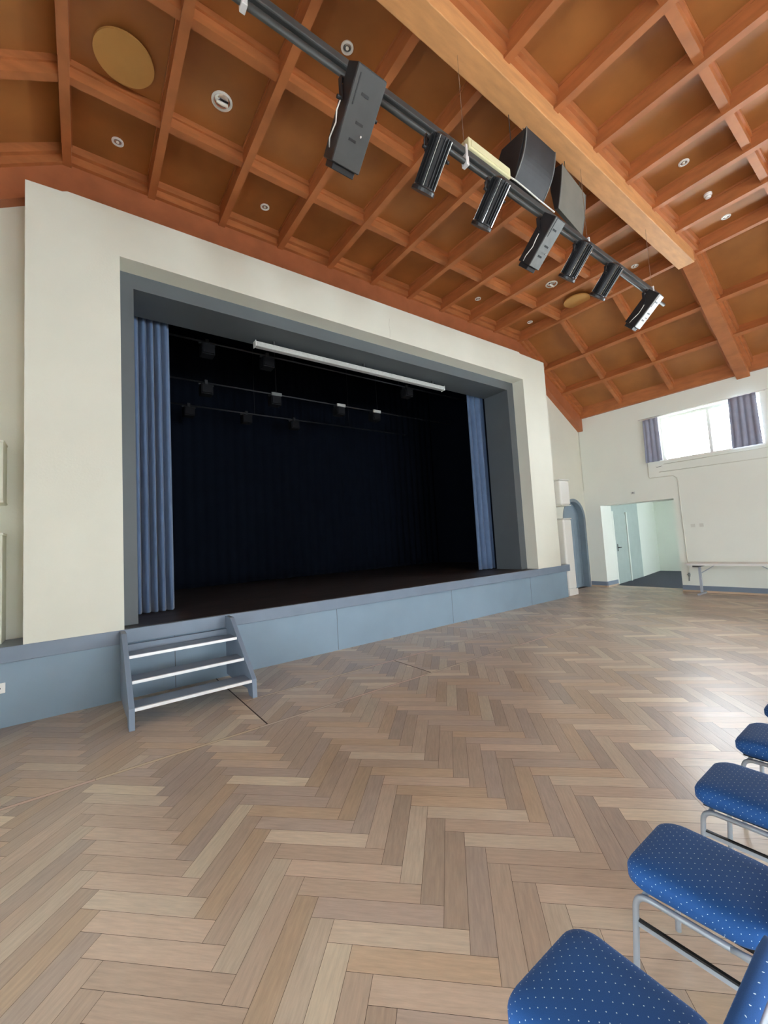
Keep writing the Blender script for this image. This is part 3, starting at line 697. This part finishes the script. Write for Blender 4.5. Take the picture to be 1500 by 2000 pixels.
t = thing('wall_sensor', 'small grey sensor on the wall above the doorway', 'sensor', (XR, 5.41, 2.80)); B = t.location
MB(B).box(XR - .03, XR, 5.36, 5.46, 2.77, 2.83).build('housing', LTGREY, t, bevel=.008); MB(B).box(XR - .034, XR - .03, 5.385, 5.415, 2.785, 2.815).build('lens', DKGREY, t)
t = thing('curtain_cord_cleat', 'tiny metal cleat under the left window curtain', 'cleat', (XR, 4.7, 3.45)); B = t.location
MB(B).tube([(XR, 4.74, 3.46), (XR - .03, 4.72, 3.44), (XR - .03, 4.62, 3.44), (XR, 4.60, 3.46)], .007, 6).build('hook', SILVER, t)

# ------------------------------------------------------------------ folding table
t = thing('folding_table', 'long pale-topped folding table with steel T-legs against the right wall', 'table', (12.72, 3.1, 0)); B = t.location
MB(B).box(12.42, 13.03, 2.1, 4.08, .775, .80).build('tabletop', TABLET, t, bevel=.004)
MB(B).box(12.46, 12.99, 2.14, 4.04, .745, .775).build('apron', WHITEPL, t)
for y in (3.86, 2.34):
    MB(B).box(12.70, 12.75, y - .025, y + .025, .05, .73).build('leg', CHAIRM, t)
    MB(B).box(12.45, 12.99, y - .025, y + .025, 0, .045).build('foot', CHAIRM, t, bevel=.008)
    MB(B).box(12.50, 12.95, y - .05, y + .08, .70, .745).build('hinge_plate', DKGREY, t)
    s = -1 if y > 3 else 1
    MB(B).tube([(12.725, y, .52), (12.725, y + s * .32, .735)], .010, 8).build('brace', CHAIRM, t)

# ------------------------------------------------------------------ chairs
def rrect(hw, hl, r, n=8, taper=1.0):
    pts = []
    for cx, cy, a0 in ((hw - r, hl - r, 0), (-hw + r, hl - r, 90), (-hw + r, -hl + r, 180), (hw - r, -hl + r, 270)):
        for k in range(n + 1):
            a = math.radians(a0 + 90 * k / n); pts.append((cx + r * math.cos(a), cy + r * math.sin(a)))
    return [(x * (1 + (taper - 1) * (0.5 - y / (2 * hl))), y) for x, y in pts]
def cushion(name, base, prof, mtx, parent, m):
    # base outline + list of (inset, height) rings, closed top and bottom, with UVs
    bm = bmesh.new(); uvl = bm.loops.layers.uv.new('UVMap'); rings = []
    hw = max(p[0] for p in base); hl = max(p[1] for p in base)
    for ins, z in prof: rings.append([bm.verts.new((x * (1 - ins / hw), y * (1 - ins / hl), z)) for x, y in base])
    for a, b in zip(rings, rings[1:]):
        for k in range(len(a)): bm.faces.new((a[k], a[(k + 1) % len(a)], b[(k + 1) % len(a)], b[k]))
    bm.faces.new(rings[0][::-1])
    c = bm.verts.new((0, 0, prof[-1][1] + .002)); a = rings[-1]
    for k in range(len(a)): bm.faces.new((a[k], a[(k + 1) % len(a)], c))
    bmesh.ops.recalc_face_normals(bm, faces=bm.faces)
    for f in bm.faces:
        f.smooth = True
        for l in f.loops:
            co = l.vert.co; k = 1 + max(0, (prof[-1][1] - co.z)) / 0.20
            l[uvl].uv = (co.x * k, co.y * k)
    bm.transform(mtx)
    me = bpy.data.meshes.new(name); bm.to_mesh(me); bm.free(); me.materials.append(m)
    o = bpy.data.objects.new(name, me); COL.objects.link(o); o.parent = parent; return o
def fillet(pts, r, n=6):
    out = [Vector(pts[0])]
    for a, b, c in zip(pts, pts[1:], pts[2:]):
        a, b, c = Vector(a), Vector(b), Vector(c); d1 = (a - b); d2 = (c - b)
        rr = min(r, d1.length * .49, d2.length * .49); p, q = b + d1.normalized() * rr, b + d2.normalized() * rr
        for k in range(n + 1):
            u = k / n; out.append(p * (1 - u) ** 2 + b * 2 * u * (1 - u) + q * u ** 2)
    out.append(Vector(pts[-1])); return out
def make_chair(lab):
    t = thing('banquet_chair', lab, 'chair', (0, 0, 0), group='blue banquet chairs in a row')
    base = rrect(.215, .22, .085, 8, .93)
    cushion('seat', base, [(.035, .405), (.012, .41), (.0, .425), (.0, .455), (.008, .472), (.03, .487), (.07, .496), (.13, .501)], Matrix.Identity(4), t, FABRIC)
    MB().box(-.17, .17, -.18, .18, .392, .408).build('seat_board', BLACK, t)
    bb = rrect(.20, .165, .07, 8, 1.0)
    mt = Matrix.Translation((0, -.305, .65)) @ Matrix.Rotation(math.radians(9), 4, 'X') @ Matrix.Rotation(R90, 4, 'X')
    cushion('backrest', bb, [(.02, -.022), (.0, -.016), (.0, .012), (.02, .024), (.06, .03)], mt, t, FABRIC)
    bb2 = rrect(.185, .15, .06, 8, 1.0)
    cushion('back_shell', bb2, [(.0, .020), (.0, .0262), (.02, .034)], mt, t, CHAIRM).data
    for s in (-1, 1):
        x = s * .195
        MB().tube(fillet([(x * 1.06, .20, 0), (x, .175, .385), (x * .98, -.20, .385), (x, -.27, .25), (x * 1.05, -.31, 0)], .055), .0115, 10).build('side_frame', CHAIRM, t, smooth=True)
        MB().box(x - .008, x + .008, -.235, .185, .266, .283).build('side_rail', CHAIRM, t); MB().box(x - .0065, x + .0065, -.235, .18, .283, .290).build('rubber_strip', BLACK, t)
        MB().tube(fillet([(x, -.12, .385), (x, -.24, .40), (x * .95, -.285, .55), (x * .92, -.31, .74)], .06), .0105, 10).build('back_upright', CHAIRM, t, smooth=True)
    MB().tube([(-.19, .15, .38), (.19, .15, .38)], .010, 8).build('cross_rail', CHAIRM, t, smooth=True)
    MB().tube([(-.19, -.235, .27), (.19, -.235, .27)], .010, 8).build('cross_rail', CHAIRM, t, smooth=True)
    return t
ch = make_chair('royal blue dotted banquet chair nearest the camera, cut by the bottom edge')
spots = [(1.155, .665, 0, None), (1.93, .675, 0, 'royal blue dotted banquet chair second nearest the camera in the row'),
         (2.68, .675, 0, 'royal blue dotted banquet chair in the middle of the row'), (3.385, .68, 0, 'royal blue dotted banquet chair second from the far end of the row'),
         (4.06, .68, 0, 'royal blue dotted banquet chair at the far end of the row, only a corner visible')]
for i, (x, y, a, lab) in enumerate(spots):
    c = ch if i == 0 else copy_tree(ch)
    c.location = (x, y, 0); c.rotation_euler.z = a
    if lab: c['label'] = lab
